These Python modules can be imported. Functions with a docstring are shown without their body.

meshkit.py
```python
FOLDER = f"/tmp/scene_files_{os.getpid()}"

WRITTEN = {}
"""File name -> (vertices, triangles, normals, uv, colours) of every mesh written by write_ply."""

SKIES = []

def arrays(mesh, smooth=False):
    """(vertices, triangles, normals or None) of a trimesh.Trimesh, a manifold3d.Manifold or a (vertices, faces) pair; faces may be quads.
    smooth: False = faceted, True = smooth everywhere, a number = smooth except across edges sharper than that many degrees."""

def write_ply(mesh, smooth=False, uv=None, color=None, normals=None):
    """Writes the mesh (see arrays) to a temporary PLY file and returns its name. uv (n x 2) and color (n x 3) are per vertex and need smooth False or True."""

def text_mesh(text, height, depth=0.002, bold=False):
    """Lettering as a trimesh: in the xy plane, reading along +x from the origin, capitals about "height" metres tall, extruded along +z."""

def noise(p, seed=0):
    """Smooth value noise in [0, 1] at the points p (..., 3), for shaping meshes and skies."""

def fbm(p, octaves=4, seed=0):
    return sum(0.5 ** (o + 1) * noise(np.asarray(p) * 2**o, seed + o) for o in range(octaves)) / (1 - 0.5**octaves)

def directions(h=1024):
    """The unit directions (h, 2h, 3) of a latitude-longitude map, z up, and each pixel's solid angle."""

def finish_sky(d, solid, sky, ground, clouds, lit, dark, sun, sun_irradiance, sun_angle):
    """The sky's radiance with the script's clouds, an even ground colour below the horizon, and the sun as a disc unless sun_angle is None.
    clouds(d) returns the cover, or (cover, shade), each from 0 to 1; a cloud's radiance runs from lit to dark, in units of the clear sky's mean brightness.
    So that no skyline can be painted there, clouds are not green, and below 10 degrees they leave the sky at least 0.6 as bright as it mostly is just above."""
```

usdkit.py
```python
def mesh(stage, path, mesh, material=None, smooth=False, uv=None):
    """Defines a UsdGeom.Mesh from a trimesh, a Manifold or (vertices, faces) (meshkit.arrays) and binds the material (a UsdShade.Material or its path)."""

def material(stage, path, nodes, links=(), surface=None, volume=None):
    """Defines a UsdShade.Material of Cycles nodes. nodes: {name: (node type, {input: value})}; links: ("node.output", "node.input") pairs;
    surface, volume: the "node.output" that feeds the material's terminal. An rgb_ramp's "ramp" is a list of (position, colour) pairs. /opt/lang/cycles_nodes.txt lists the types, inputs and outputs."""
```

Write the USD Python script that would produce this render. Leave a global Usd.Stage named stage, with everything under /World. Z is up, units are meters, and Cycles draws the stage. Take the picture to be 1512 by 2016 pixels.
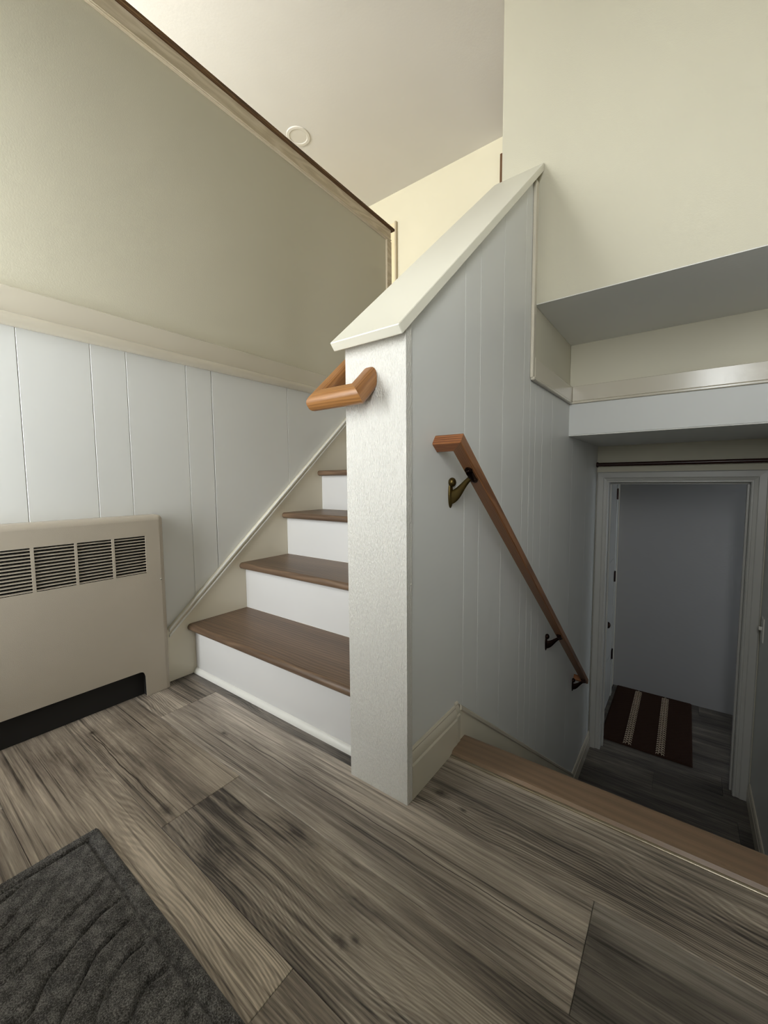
import math, random
import numpy as np
import trimesh
import usdkit
import meshkit
from shapely.geometry import Polygon, box as rect
from pxr import Usd, UsdGeom, UsdLux, UsdShade, Gf, Sdf

stage = Usd.Stage.CreateInMemory()
UsdGeom.Xform.Define(stage, "/World")
UsdGeom.Scope.Define(stage, "/World/Looks")

# ------------------------------------------------------------------ camera
YAW, PITCH, ROLL, FPX, CAMZ = -0.641625258, -0.0774269068, -0.00747038966, 798.596, 0.75
_f = np.array([math.sin(YAW) * math.cos(PITCH), math.cos(YAW) * math.cos(PITCH), math.sin(PITCH)])
_r = np.array([math.cos(YAW), -math.sin(YAW), 0.0])
_u = np.cross(_r, _f)
right = _r * math.cos(ROLL) + _u * math.sin(ROLL)
up = -_r * math.sin(ROLL) + _u * math.cos(ROLL)
cam = UsdGeom.Camera.Define(stage, "/World/camera")
cam.AddTransformOp().Set(Gf.Matrix4d(*right, 0, *up, 0, *(-_f), 0, 0.0, 0.0, CAMZ, 1))
cam.CreateHorizontalApertureAttr(36.0)
cam.CreateVerticalApertureAttr(48.0)
cam.CreateFocalLengthAttr(36.0 * FPX / 1512)
cam.CreateClippingRangeAttr((0.02, 200.0))
cam.CreateFStopAttr(0.0)
EXPOSURE = 0.92
cam.CreateExposureAttr(EXPOSURE)

# ------------------------------------------------------------------ light: daylight through the windows
def window_light(name, centre, w, h, rot, power, color):
    l = UsdLux.RectLight.Define(stage, "/World/" + name)
    l.AddTranslateOp().Set(Gf.Vec3d(*centre))
    l.AddRotateXYZOp().Set(Gf.Vec3f(*rot))
    l.CreateWidthAttr(w)
    l.CreateHeightAttr(h)
    l.CreateIntensityAttr(power)
    l.CreateColorAttr(Gf.Vec3f(*color))
    return l

COOL, NEUTRAL = (0.985, 0.99, 0.985), (1.0, 0.965, 0.89)
window_light("daylight_sidelight_left", (-1.31, -0.50, 1.20), 0.34, 1.66, (90, 0, 0), 11.5, COOL)
window_light("daylight_sidelight_right", (0.20, -0.50, 1.46), 0.28, 1.12, (90, 0, 0), 13.0, COOL)
window_light("daylight_living_room", (-3.3, -0.50, 3.0), 2.2, 1.15, (90, 0, 0), 10.0, NEUTRAL)
window_light("daylight_lower_room", (1.75, 3.70, 0.05), 0.7, 0.9, (90, 0, 90), 0.03, COOL)
dome = UsdLux.DomeLight.Define(stage, "/World/sky")
dome.CreateIntensityAttr(0.5)
dome.CreateColorAttr(Gf.Vec3f(0.75, 0.86, 1.0))

# ------------------------------------------------------------------ materials
def lin(*c):
    return tuple((x / 255 / 12.92) if x / 255 <= 0.04045 else ((x / 255 + 0.055) / 1.055) ** 2.4 for x in c)

def paint(name, rgb, rough=0.5, bump=0.0, scale=(120, 120, 120), detail=2.0, mottling=0.03, spec=0.5, dist=0.002, mscale=3.0):
    """painted surface: a slight mottling of the paint and a roller or brush relief"""
    c = lin(*rgb)
    nodes = {
        "g": ("geometry", {}),
        "n": ("noise_texture", {"scale": mscale, "detail": 3.0}),
        "mx": ("mix_color", {"blend_type": "mix", "a": tuple(x * (1 - mottling) for x in c), "b": tuple(min(1, x * (1 + mottling)) for x in c)}),
        "p": ("principled_bsdf", {"roughness": rough, "specular_ior_level": spec}),
    }
    links = [("g.position", "n.vector"), ("n.fac", "mx.fac"), ("mx.result", "p.base_color")]
    if bump:
        nodes["m"] = ("mapping", {"scale": scale})
        nodes["bn"] = ("noise_texture", {"scale": 1.0, "detail": detail})
        nodes["b"] = ("bump", {"strength": bump, "distance": dist})
        links += [("g.position", "m.vector"), ("m.vector", "bn.vector"), ("bn.fac", "b.height"), ("b.normal", "p.normal")]
    return usdkit.material(stage, "/World/Looks/" + name, nodes, links, surface="p.BSDF")

def wood(name, dark, mid, light, axis="x", slope=0.0, offset=(0, 0, 0), ring=40.0, warp=0.05, rough=0.45, streak=0.3, rings=0.3, tone=0.4, fine=160.0, bump=0.12, spec=0.5, stretch=1.0, lo=0.30, hi=0.70, knots=0.0, coat=0.0):
    """wood with its grain along the axis; slope (radians) tilts the y axis up for sloping rails"""
    rot = {"x": (0, 0, 0), "y": (-slope, 0, 0), "z": (0, 0, 0)}[axis]
    nodes = {
        "g": ("geometry", {}),
        "r": ("mapping", {"rotation": rot, "location": offset}),
        "s": ("separate_xyz", {}),
        "base": ("combine_xyz", {}),
        "m1": ("mapping", {"scale": (1.5 * stretch, 8.0, 8.0)}),
        "n1": ("noise_texture", {"scale": 1.0, "detail": 2.0}),
        "w": ("math", {"math_type": "multiply_add", "value2": warp}),
        "x2": ("math", {"math_type": "multiply", "value2": 0.12}),
        "c2": ("combine_xyz", {}),
        "wv": ("wave_texture", {"wave_type": "bands", "bands_direction": "y", "scale": ring, "distortion": 2.5, "detail": 3.0, "detail_scale": 1.5, "detail_roughness": 0.6}),
        "m3": ("mapping", {"scale": (5.0 * stretch, fine, fine)}),
        "n3": ("noise_texture", {"scale": 1.0, "detail": 4.0, "roughness": 0.65}),
        "m4": ("mapping", {"scale": (1.1 * stretch, 10.0, 10.0), "location": (3.1, 7.7, 1.3)}),
        "n4": ("noise_texture", {"scale": 1.0, "detail": 4.0, "roughness": 0.55, "distortion": 0.4}),
        "a1": ("math", {"math_type": "multiply", "value2": rings}),
        "a2": ("math", {"math_type": "multiply_add", "value2": streak}),
        "a3": ("math", {"math_type": "multiply_add", "value2": tone}),
        "rp": ("rgb_ramp", {"ramp": [(lo, lin(*dark)), ((lo + hi) / 2, lin(*mid)), (hi, lin(*light))]}),
        "b": ("bump", {"strength": bump, "distance": 0.002}),
        "p": ("principled_bsdf", {"roughness": rough, "specular_ior_level": spec, "coat_weight": coat, "coat_roughness": 0.2}),
    }
    first, second, third = {"x": ("x", "y", "z"), "y": ("y", "x", "z"), "z": ("z", "x", "y")}[axis]
    links = [
        ("g.position", "r.vector"), ("r.vector", "s.vector"),
        ("s." + first, "base.x"), ("s." + second, "base.y"), ("s." + third, "base.z"),
        ("base.vector", "m1.vector"), ("m1.vector", "n1.vector"),
        ("n1.fac", "w.value1"), ("s." + second, "w.value3"),
        ("s." + first, "x2.value1"), ("x2.value", "c2.x"), ("w.value", "c2.y"), ("s." + third, "c2.z"),
        ("c2.vector", "wv.vector"),
        ("base.vector", "m3.vector"), ("m3.vector", "n3.vector"),
        ("base.vector", "m4.vector"), ("m4.vector", "n4.vector"),
        ("wv.fac", "a1.value1"),
        ("n3.fac", "a2.value1"), ("a1.value", "a2.value3"),
        ("n4.fac", "a3.value1"), ("a2.value", "a3.value3"),
        ("a3.value", "rp.fac"), ("rp.color", "p.base_color"),
        ("n3.fac", "b.height"), ("b.normal", "p.normal"),
    ]
    return usdkit.material(stage, "/World/Looks/" + name, nodes, links, surface="p.BSDF")

def metal(name, rgb, rough=0.35, metallic=1.0):
    return usdkit.material(stage, "/World/Looks/" + name, {
        "g": ("geometry", {}), "n": ("noise_texture", {"scale": 60.0, "detail": 2.0}),
        "mx": ("mix_color", {"a": tuple(0.8 * x for x in lin(*rgb)), "b": lin(*rgb)}),
        "p": ("principled_bsdf", {"roughness": rough, "metallic": metallic})},
        [("g.position", "n.vector"), ("n.fac", "mx.fac"), ("mx.result", "p.base_color")], surface="p.BSDF")

M = {}
M["plaster"] = paint("plaster", (207, 201, 180), 0.6, 0.12, (220, 220, 220))
M["plaster_warm"] = paint("plaster_warm", (226, 219, 196), 0.6, 0.2, (90, 90, 90))
M["ceiling"] = paint("ceiling_paint", (222, 218, 212), 0.75, 0.2, (60, 60, 60))
M["panel"] = paint("panel_paint", (217, 217, 213), 0.42, 0.05, (30, 30, 8))
M["trim"] = paint("trim_paint", (206, 198, 180), 0.20, 0.02, (40, 40, 40))
M["shaded_door_trim"] = paint("shaded_door_trim", (184, 182, 175), 0.32, 0.06, (40, 40, 40))  # trim_cool darkened, the weak light of the lower hall painted in
M["trim_cool"] = paint("trim_cool", (225, 223, 216), 0.32, 0.08, (40, 40, 40))
M["post"] = paint("post_paint", (214, 211, 203), 0.27, 1.0, (340, 340, 110), detail=2.0, dist=0.0030)
M["cap"] = paint("cap_paint", (232, 228, 212), 0.36, 0.08, (60, 30, 30))
M["skirt"] = paint("skirt_paint", (216, 208, 188), 0.30, 0.06, (30, 30, 30))
M["riser"] = paint("riser_paint", (208, 206, 203), 0.38, 0.08, (20, 40, 40), mottling=0.04)
M["soffit"] = paint("soffit_paint", (228, 227, 221), 0.65, 0.2, (90, 90, 90))
M["heater"] = paint("heater_enamel", (178, 168, 152), 0.36, 0.12, (500, 500, 500), mottling=0.06, mscale=9.0)
M["black"] = paint("heater_dark", (24, 22, 20), 0.7)
M["ledge_wood"] = wood("ledge_wood", (80, 56, 34), (104, 76, 48), (126, 96, 62), axis="y", rough=0.5)
M["ledge_trim"] = wood("ledge_trim_wood", (200, 184, 156), (214, 199, 172), (226, 212, 188), axis="y", ring=70, rough=0.5, streak=0.35)
M["tread"] = wood("tread_wood", (74, 57, 44), (101, 80, 62), (126, 101, 78), axis="x", ring=26, rings=0.16, tone=0.5, warp=0.08, rough=0.42, fine=220, streak=0.35, offset=(0.3, 1.9, 0))
M["nosing"] = wood("nosing_wood", (108, 87, 67), (124, 101, 79), (138, 114, 90), axis="x", ring=14, fine=260, rough=0.4, tone=0.5, rings=0.15, streak=0.3)
UP, DOWN = math.atan(0.9), -math.atan(0.757)
M["oak"] = wood("oak_rail", (132, 86, 46), (168, 116, 66), (192, 142, 90), axis="y", slope=UP, rings=0.14, ring=60, fine=320, rough=0.33, warp=0.03, offset=(0.2, 0.4, 0.1))
M["oak_x"] = wood("oak_rail_cross", (138, 92, 50), (174, 122, 70), (198, 148, 96), axis="x", rings=0.14, ring=60, fine=320, rough=0.33, warp=0.03)
M["oak_dark"] = wood("oak_rail_lower", (102, 66, 40), (130, 86, 54), (150, 104, 68), axis="y", slope=DOWN, ring=70, fine=320, rough=0.35, warp=0.03)
M["oak_dark_x"] = wood("oak_rail_lower_cross", (118, 68, 40), (156, 98, 58), (184, 122, 76), axis="x", ring=70, fine=320, rough=0.35, warp=0.03)
M["bronze"] = metal("antique_brass", (104, 88, 52), 0.38)
M["bronze_dark"] = metal("dark_bronze", (60, 44, 38), 0.35)
M["rod"] = paint("rod_enamel", (52, 26, 22), 0.28)
M["brown_door"] = wood("brown_door_wood", (70, 46, 28), (96, 66, 40), (118, 84, 54), axis="z", rough=0.45)
M["lens"] = paint("lamp_lens", (222, 217, 208), 0.45)
M["plastic"] = paint("switch_plastic", (226, 222, 212), 0.35)
M["floor_base"] = paint("floor_base", (60, 54, 48), 0.8)

def plank_material(name, off, tone, warm, smoke=0.0, cracks=(), knots=()):
    """grey wood-look vinyl: washed tone, long fine grain, ring lines in places and dark smoky patches"""
    k = lambda c: lin(*[min(255, x * tone * w) for x, w in zip(c, (1.09 + 0.015 * warm, 1.066, 1.055 - 0.025 * warm))])
    nodes = {
        "g": ("geometry", {}), "o": ("mapping", {"location": off}), "s": ("separate_xyz", {}),
        "ma": ("mapping", {"scale": (1.3, 7.0, 1.0)}), "na": ("noise_texture", {"scale": 1.0, "detail": 5.0, "roughness": 0.6, "distortion": 0.6}),
        "mb": ("mapping", {"scale": (2.6, 88.0, 1.0)}), "nb": ("noise_texture", {"scale": 1.0, "detail": 6.0, "roughness": 0.72, "distortion": 0.35}),
        "mf": ("mapping", {"scale": (9.0, 260.0, 1.0)}), "nf": ("noise_texture", {"scale": 1.0, "detail": 3.0, "roughness": 0.6}),
        "mw": ("mapping", {"scale": (1.7, 5.5, 1.0), "location": (5.2, 1.7, 0.0)}), "nw": ("noise_texture", {"scale": 1.0, "detail": 2.0}),
        "w": ("math", {"math_type": "multiply_add", "value2": 0.16}), "x2": ("math", {"math_type": "multiply", "value2": 0.10}), "c2": ("combine_xyz", {}),
        "wv": ("wave_texture", {"wave_type": "bands", "bands_direction": "y", "profile": "sine", "scale": 52.0, "distortion": 3.5, "detail": 4.0, "detail_scale": 2.2, "detail_roughness": 0.65}),
        "mm": ("mapping", {"scale": (1.0, 4.0, 1.0), "location": (1.2, 9.7, 0.0)}), "nm": ("noise_texture", {"scale": 1.0, "detail": 2.0}),
        "mk": ("map_range", {"from_min": 0.45, "from_max": 0.62, "to_min": 0.0, "to_max": 0.10, "clamp": True}),
        "wa": ("math", {"math_type": "subtract", "value2": 0.5}), "wb": ("math", {"math_type": "multiply"}),
        "ml": ("mapping", {"scale": (1.3, 125.0, 1.0), "location": (8.2, 3.3, 0.0)}), "nl": ("noise_texture", {"scale": 1.0, "detail": 3.0, "roughness": 0.55, "distortion": 0.3}),
        "lk": ("map_range", {"from_min": 0.55, "from_max": 0.66, "to_min": 0.0, "to_max": -0.10, "clamp": True}), "f5": ("math", {"math_type": "add"}),
        "ms": ("mapping", {"scale": (2.4, 10.0, 1.0), "location": (2.2, 6.3, 0.0)}), "ns": ("noise_texture", {"scale": 1.0, "detail": 5.0, "roughness": 0.6, "distortion": 0.8}),
        "sk": ("map_range", {"from_min": 0.46, "from_max": 0.62, "to_min": 0.0, "to_max": -smoke, "clamp": True}), "f6": ("math", {"math_type": "add"}),
        "f1": ("math", {"math_type": "multiply", "value2": 0.46}), "f2": ("math", {"math_type": "multiply_add", "value2": 0.44}), "f3": ("math", {"math_type": "multiply_add", "value2": 0.14}), "f4": ("math", {"math_type": "add"}),
        "rp": ("rgb_ramp", {"ramp": [(0.35, k((58, 54, 50))), (0.45, k((112, 106, 99))), (0.54, k((146, 140, 131))), (0.64, k((188, 182, 172)))]}),
        "b": ("bump", {"strength": 0.22, "distance": 0.002}),
        "p": ("principled_bsdf", {"roughness": 0.38, "specular_ior_level": 0.45}),
    }
    links = [("g.position", "o.vector"), ("o.vector", "s.vector")]
    for a in ("a", "b", "f", "w", "m", "l", "s"):
        links += [("o.vector", "m%s.vector" % a), ("m%s.vector" % a, "n%s.vector" % a)]
    links += [("nw.fac", "w.value1"), ("s.y", "w.value3"), ("s.x", "x2.value1"), ("x2.value", "c2.x"), ("w.value", "c2.y"), ("c2.vector", "wv.vector"),
              ("nm.fac", "mk.value"), ("wv.fac", "wa.value1"), ("wa.value", "wb.value1"), ("mk.result", "wb.value2"),
              ("na.fac", "f1.value1"), ("nb.fac", "f2.value1"), ("f1.value", "f2.value3"), ("nf.fac", "f3.value1"), ("f2.value", "f3.value3"),
              ("f3.value", "f4.value1"), ("wb.value", "f4.value2"), ("nl.fac", "lk.value"), ("f4.value", "f5.value1"), ("lk.result", "f5.value2"), ("ns.fac", "sk.value"), ("f5.value", "f6.value1"), ("sk.result", "f6.value2"), ("f6.value", "rp.fac"), ("rp.color", "p.base_color"), ("nb.fac", "b.height"), ("b.normal", "p.normal")]
    # printed marks at their own places: cracks (x0, x1, y, half width) and knots (x, y, half length, half width)
    last = "rp.color"
    def dark(mask, i, depth=0.85):
        nonlocal last
        nodes["dk%d" % i] = ("mix_color", {"blend_type": "mix", "b": k((42, 36, 31))})
        nodes["dm%d" % i] = ("math", {"math_type": "multiply", "value2": depth})
        links.extend([(mask, "dm%d.value1" % i), ("dm%d.value" % i, "dk%d.fac" % i), (last, "dk%d.a" % i)])
        last = "dk%d.result" % i
    if cracks or knots:
        links.remove(("rp.color", "p.base_color"))
        nodes["gs"] = ("separate_xyz", {})
        nodes["mj"] = ("mapping", {"scale": (9.0, 2.0, 1.0)})
        nodes["nj"] = ("noise_texture", {"scale": 1.0, "detail": 4.0})
        nodes["yj"] = ("math", {"math_type": "multiply_add", "value2": 0.014})
        links.extend([("g.position", "gs.vector"), ("g.position", "mj.vector"), ("mj.vector", "nj.vector"), ("nj.fac", "yj.value1"), ("gs.y", "yj.value3")])
    for i, (x0, x1, y, hw) in enumerate(cracks):
        nodes.update({"ca%d" % i: ("math", {"math_type": "subtract", "value2": y + 0.007}), "cb%d" % i: ("math", {"math_type": "absolute"}),
                      "cc%d" % i: ("map_range", {"from_min": hw * 0.5, "from_max": hw * 1.5, "to_min": 1.0, "to_max": 0.0, "clamp": True}),
                      "cd%d" % i: ("map_range", {"from_min": x0, "from_max": x0 + 0.02, "clamp": True}), "ce%d" % i: ("map_range", {"from_min": x1, "from_max": x1 - 0.02, "clamp": True}),
                      "cf%d" % i: ("math", {"math_type": "multiply"}), "cg%d" % i: ("math", {"math_type": "multiply"})})
        links.extend([("yj.value", "ca%d.value1" % i), ("ca%d.value" % i, "cb%d.value1" % i), ("cb%d.value" % i, "cc%d.value" % i), ("gs.x", "cd%d.value" % i), ("gs.x", "ce%d.value" % i),
                      ("cd%d.result" % i, "cf%d.value1" % i), ("ce%d.result" % i, "cf%d.value2" % i), ("cf%d.value" % i, "cg%d.value1" % i), ("cc%d.result" % i, "cg%d.value2" % i)])
        dark("cg%d.value" % i, i)
    for j, (x, y, a, b) in enumerate(knots):
        i = 50 + j
        nodes.update({"ka%d" % i: ("vector_math", {"math_type": "subtract", "vector2": (x, y, 0.0)}), "kb%d" % i: ("vector_math", {"math_type": "multiply", "vector2": (1 / a, 1 / b, 0.0)}),
                      "kl%d" % i: ("vector_math", {"math_type": "length"}), "kn%d" % i: ("noise_texture", {"scale": 70.0, "detail": 3.0}),
                      "ks%d" % i: ("math", {"math_type": "multiply_add", "value2": 1.6}), "kr%d" % i: ("map_range", {"from_min": 0.9, "from_max": 2.2, "to_min": 1.0, "to_max": 0.0, "clamp": True})})
        links.extend([("g.position", "ka%d.vector1" % i), ("ka%d.vector" % i, "kb%d.vector1" % i), ("kb%d.vector" % i, "kl%d.vector1" % i), ("g.position", "kn%d.vector" % i),
                      ("kn%d.fac" % i, "ks%d.value1" % i), ("kl%d.value" % i, "ks%d.value3" % i), ("ks%d.value" % i, "kr%d.value" % i)])
        dark("kr%d.result" % i, i, 0.8)
    if last != "rp.color":
        links.append((last, "p.base_color"))
    return usdkit.material(stage, "/World/Looks/" + name, nodes, links, surface="p.BSDF")

rng = random.Random(7)
MARKS = {0: dict(cracks=[(-1.02, -0.10, 0.655, 0.0009)], knots=[(-1.08, 0.64, 0.012, 0.006)]),
         2: dict(cracks=[(-1.406, -0.895, 0.400, 0.0014)], knots=[(-1.405, 0.404, 0.012, 0.006), (-0.93, 0.40, 0.02, 0.012)]),
         3: dict(knots=[(-0.425, 0.44, 0.016, 0.008), (-0.405, 0.455, 0.012, 0.006), (-0.80, 0.50, 0.02, 0.012)]),
         8: dict(knots=[(-0.445, 0.815, 0.020, 0.011), (-0.38, 0.80, 0.010, 0.005)])}
PLANKS = [plank_material("vinyl_plank_%d" % i, (rng.uniform(-20, 20), rng.uniform(-20, 20), 0), t, w, k, **MARKS.get(i, {}))
          for i, (t, w, k) in enumerate(((1.00, 0.5, 0.0), (0.74, 0.3, 0.10), (0.93, 1.6, 0.06), (0.90, 1.0, 0.15), (0.99, 1.6, 0.0), (0.95, 1.4, 0.05), (0.80, 0.4, 0.10), (0.90, 1.1, 0.08), (0.90, 1.0, 0.04)))]
LOWER = [plank_material("shaded_vinyl_plank_%d" % i, (rng.uniform(-20, 20), rng.uniform(-20, 20), 0), t, 0.8, 0.05) for i, t in enumerate((0.62, 0.55, 0.66, 0.58))]  # same vinyl toned down: the dimness of the stairwell is in its colour
# the boards that show most, by row and joint: washed beside the stairs, smoky in the middle, tan by the mat
LANDING = {(0, -1.323): 0, (0, -0.103): 1, (0, -2.543): 7, (1, -2.108): 2, (1, -0.888): 3, (2, -1.678): 4, (2, -0.458): 5, (3, -1.24): 5, (3, -0.02): 7}

# ------------------------------------------------------------------ geometry helpers
def perm(m, plane):
    v = np.array(m.vertices)
    f = np.array(m.faces)
    if plane == "yz":
        v = v[:, [2, 0, 1]]
    elif plane == "xz":
        v = v[:, [0, 2, 1]]
        f = f[:, ::-1]
    return trimesh.Trimesh(v, f, process=False)

def extrude(poly, plane, a0, a1):
    """a polygon of the plane (xy, yz or xz) extruded along the third axis from a0 to a1"""
    if not isinstance(poly, Polygon):
        poly = Polygon(poly)
    m = trimesh.creation.extrude_polygon(poly, a1 - a0, engine="earcut")
    m.apply_translation((0, 0, a0))
    return perm(m, plane)

def hull(pts):
    return trimesh.convex.convex_hull(np.asarray(pts, float))

def bx(x0, x1, y0, y1, z0, z1, c=0.0):
    """a box, its edges chamfered by c"""
    if c <= 0:
        m = trimesh.creation.box((x1 - x0, y1 - y0, z1 - z0))
        m.apply_translation(((x0 + x1) / 2, (y0 + y1) / 2, (z0 + z1) / 2))
        return m
    pts = []
    for x, sx in ((x0, 1), (x1, -1)):
        for y, sy in ((y0, 1), (y1, -1)):
            for z, sz in ((z0, 1), (z1, -1)):
                pts += [(x, y + sy * c, z + sz * c), (x + sx * c, y, z + sz * c), (x + sx * c, y + sy * c, z)]
    return hull(pts)

def chamfer_prism(poly, plane, back, face, c):
    """a convex polygon extruded from back to face, the edges of its face chamfered by c"""
    p = Polygon(poly)
    q = p.buffer(-c, join_style=2)
    s = 1 if face > back else -1
    k = {"yz": (2, 0, 1), "xz": (0, 2, 1), "xy": (0, 1, 2)}[plane]
    pts = [(u, v, w) for (u, v) in p.exterior.coords[:-1] for w in (back, face - s * c)] + [(u, v, face) for (u, v) in q.exterior.coords[:-1]]
    return hull(np.array(pts)[:, list(k)])

def cyl(p0, p1, r, n=20, r2=None):
    """a cylinder or cone between two points"""
    p0, p1 = np.asarray(p0, float), np.asarray(p1, float)
    t = (p1 - p0) / np.linalg.norm(p1 - p0)
    a = np.cross(t, (0, 0, 1) if abs(t[2]) < 0.9 else (1, 0, 0))
    a /= np.linalg.norm(a)
    b = np.cross(t, a)
    ang = np.arange(n) * 2 * np.pi / n
    ring = np.cos(ang)[:, None] * a + np.sin(ang)[:, None] * b
    return hull(np.vstack([p0 + r * ring, p1 + (r if r2 is None else r2) * ring]))

def ell(c, r, sub=2):
    m = trimesh.creation.icosphere(sub, 1.0)
    m.apply_scale(r)
    m.apply_translation(c)
    return m

def ring_sweep(rings, cap=True):
    """a closed skin through equal-length rings of points"""
    rings = np.asarray(rings, float)
    n, k = rings.shape[:2]
    v = rings.reshape(-1, 3)
    f = []
    for i in range(n - 1):
        for j in range(k):
            a, b = i * k + j, i * k + (j + 1) % k
            f += [(a, b, b + k), (a, b + k, a + k)]
    v = list(v)
    if cap:
        for i, flip in ((0, True), (n - 1, False)):
            c = len(v)
            v.append(rings[i].mean(0))
            for j in range(k):
                a, b = i * k + j, i * k + (j + 1) % k
                f.append((c, b, a) if flip else (c, a, b))
    m = trimesh.Trimesh(np.array(v), np.array(f), process=False)
    if m.volume < 0:
        m.invert()
    return m

def join(*ms):
    return trimesh.util.concatenate(list(ms))

# ------------------------------------------------------------------ scene helpers
_used = {}
def path_for(name, parent):
    base = (str(parent.GetPath()) if parent else "/World") + "/" + name
    k = _used.get(base, 0)
    _used[base] = k + 1
    return base if k == 0 else "%s_%03d" % (base, k)

def tag(prim, label=None, cat=None, group=None, kind=None):
    for key, val in (("label", label), ("category", cat), ("group", group), ("kind", kind)):
        if val:
            prim.SetCustomDataByKey(key, val)
    return prim

def obj(name, mesh, mat, parent=None, smooth=30, label=None, cat=None, group=None, kind=None):
    p = usdkit.mesh(stage, path_for(name, parent), mesh, mat, smooth=smooth).GetPrim()
    return tag(p, label, cat, group, kind)

def thing(name, label, cat, group=None, kind=None, loc=None):
    x = UsdGeom.Xform.Define(stage, path_for(name, None))
    if loc:
        x.AddTranslateOp().Set(Gf.Vec3d(*loc))
    return tag(x.GetPrim(), label, cat, group, kind)

S = "structure"

# ================================================================== dimensions (metres; landing floor z = 0, camera over x = y = 0)
XL = -1.55            # plaster of the left wall
XLP = -1.541          # face of its boards
XSK = -1.53           # face of the stair skirt on it
YF = -0.35            # inner face of the front wall (behind the camera)
XHL, XHR = -0.643, -0.50   # left and right faces of the stair half wall
XR = 0.369            # right wall of the stairwell
YB, ZB = 1.665, 1.428      # bulkhead face and its underside
YRC = 2.271           # recessed wall under the bulkhead
ZS2 = 0.976           # lower soffit
YDW = 3.12            # face of the wall with the lower doorway
ZF = -1.17            # lower floor
ZC = 3.90             # ceiling
ZU = 1.608            # upper floor
YFAR = 3.865          # far wall upstairs
RISE, RUN, Y1 = 0.201, 0.236, 0.80
cap_top = lambda y: 1.066 + 0.9 * (y - 0.697)
cap_bot = lambda y: cap_top(y) - 0.022 / math.cos(math.atan(0.9))

# ================================================================== floors of planks
PW, PL = 0.1935, 1.22
def planks(parent, regions, rows, joints, ztop, x_lo, x_hi, shuffle, pick={}, kinds=None):
    """rows: list of (y0, y1); joints: one joint x per row; regions(y0, y1): the x range a row fills"""
    k = shuffle
    for i, (y0, y1) in enumerate(rows):
        xs = sorted(joints[i] + j * PL for j in range(-4, 5))
        for a, b in zip(xs[:-1], xs[1:]):
            a2, b2 = max(a, x_lo(i)), min(b, x_hi(i))
            if b2 - a2 < 0.02:
                continue
            k += 3
            obj("plank", bx(a2 + 0.0003, b2 - 0.0003, y0 + 0.0003, y1 - 0.0003, ztop - 0.008, ztop, 0.0008), (kinds or PLANKS)[pick.get((i, round(a, 3)), k % len(kinds or PLANKS))], parent, smooth=False)

fl = thing("floor", "grey-brown wood-look plank floor of the entry landing", "floor", kind=S)
obj("subfloor", bx(-1.67, XR, -0.47, 0.80, -0.20, -0.008), M["floor_base"], fl)
obj("subfloor", bx(XHR, XR, 0.80, 0.99, -0.20, -0.008), M["floor_base"], fl)
edges = [0.9505 - PW * k for k in range(8)]
rows = [(edges[k + 1], edges[k]) for k in range(7)]
rows[-1] = (YF, rows[-1][1])
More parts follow.
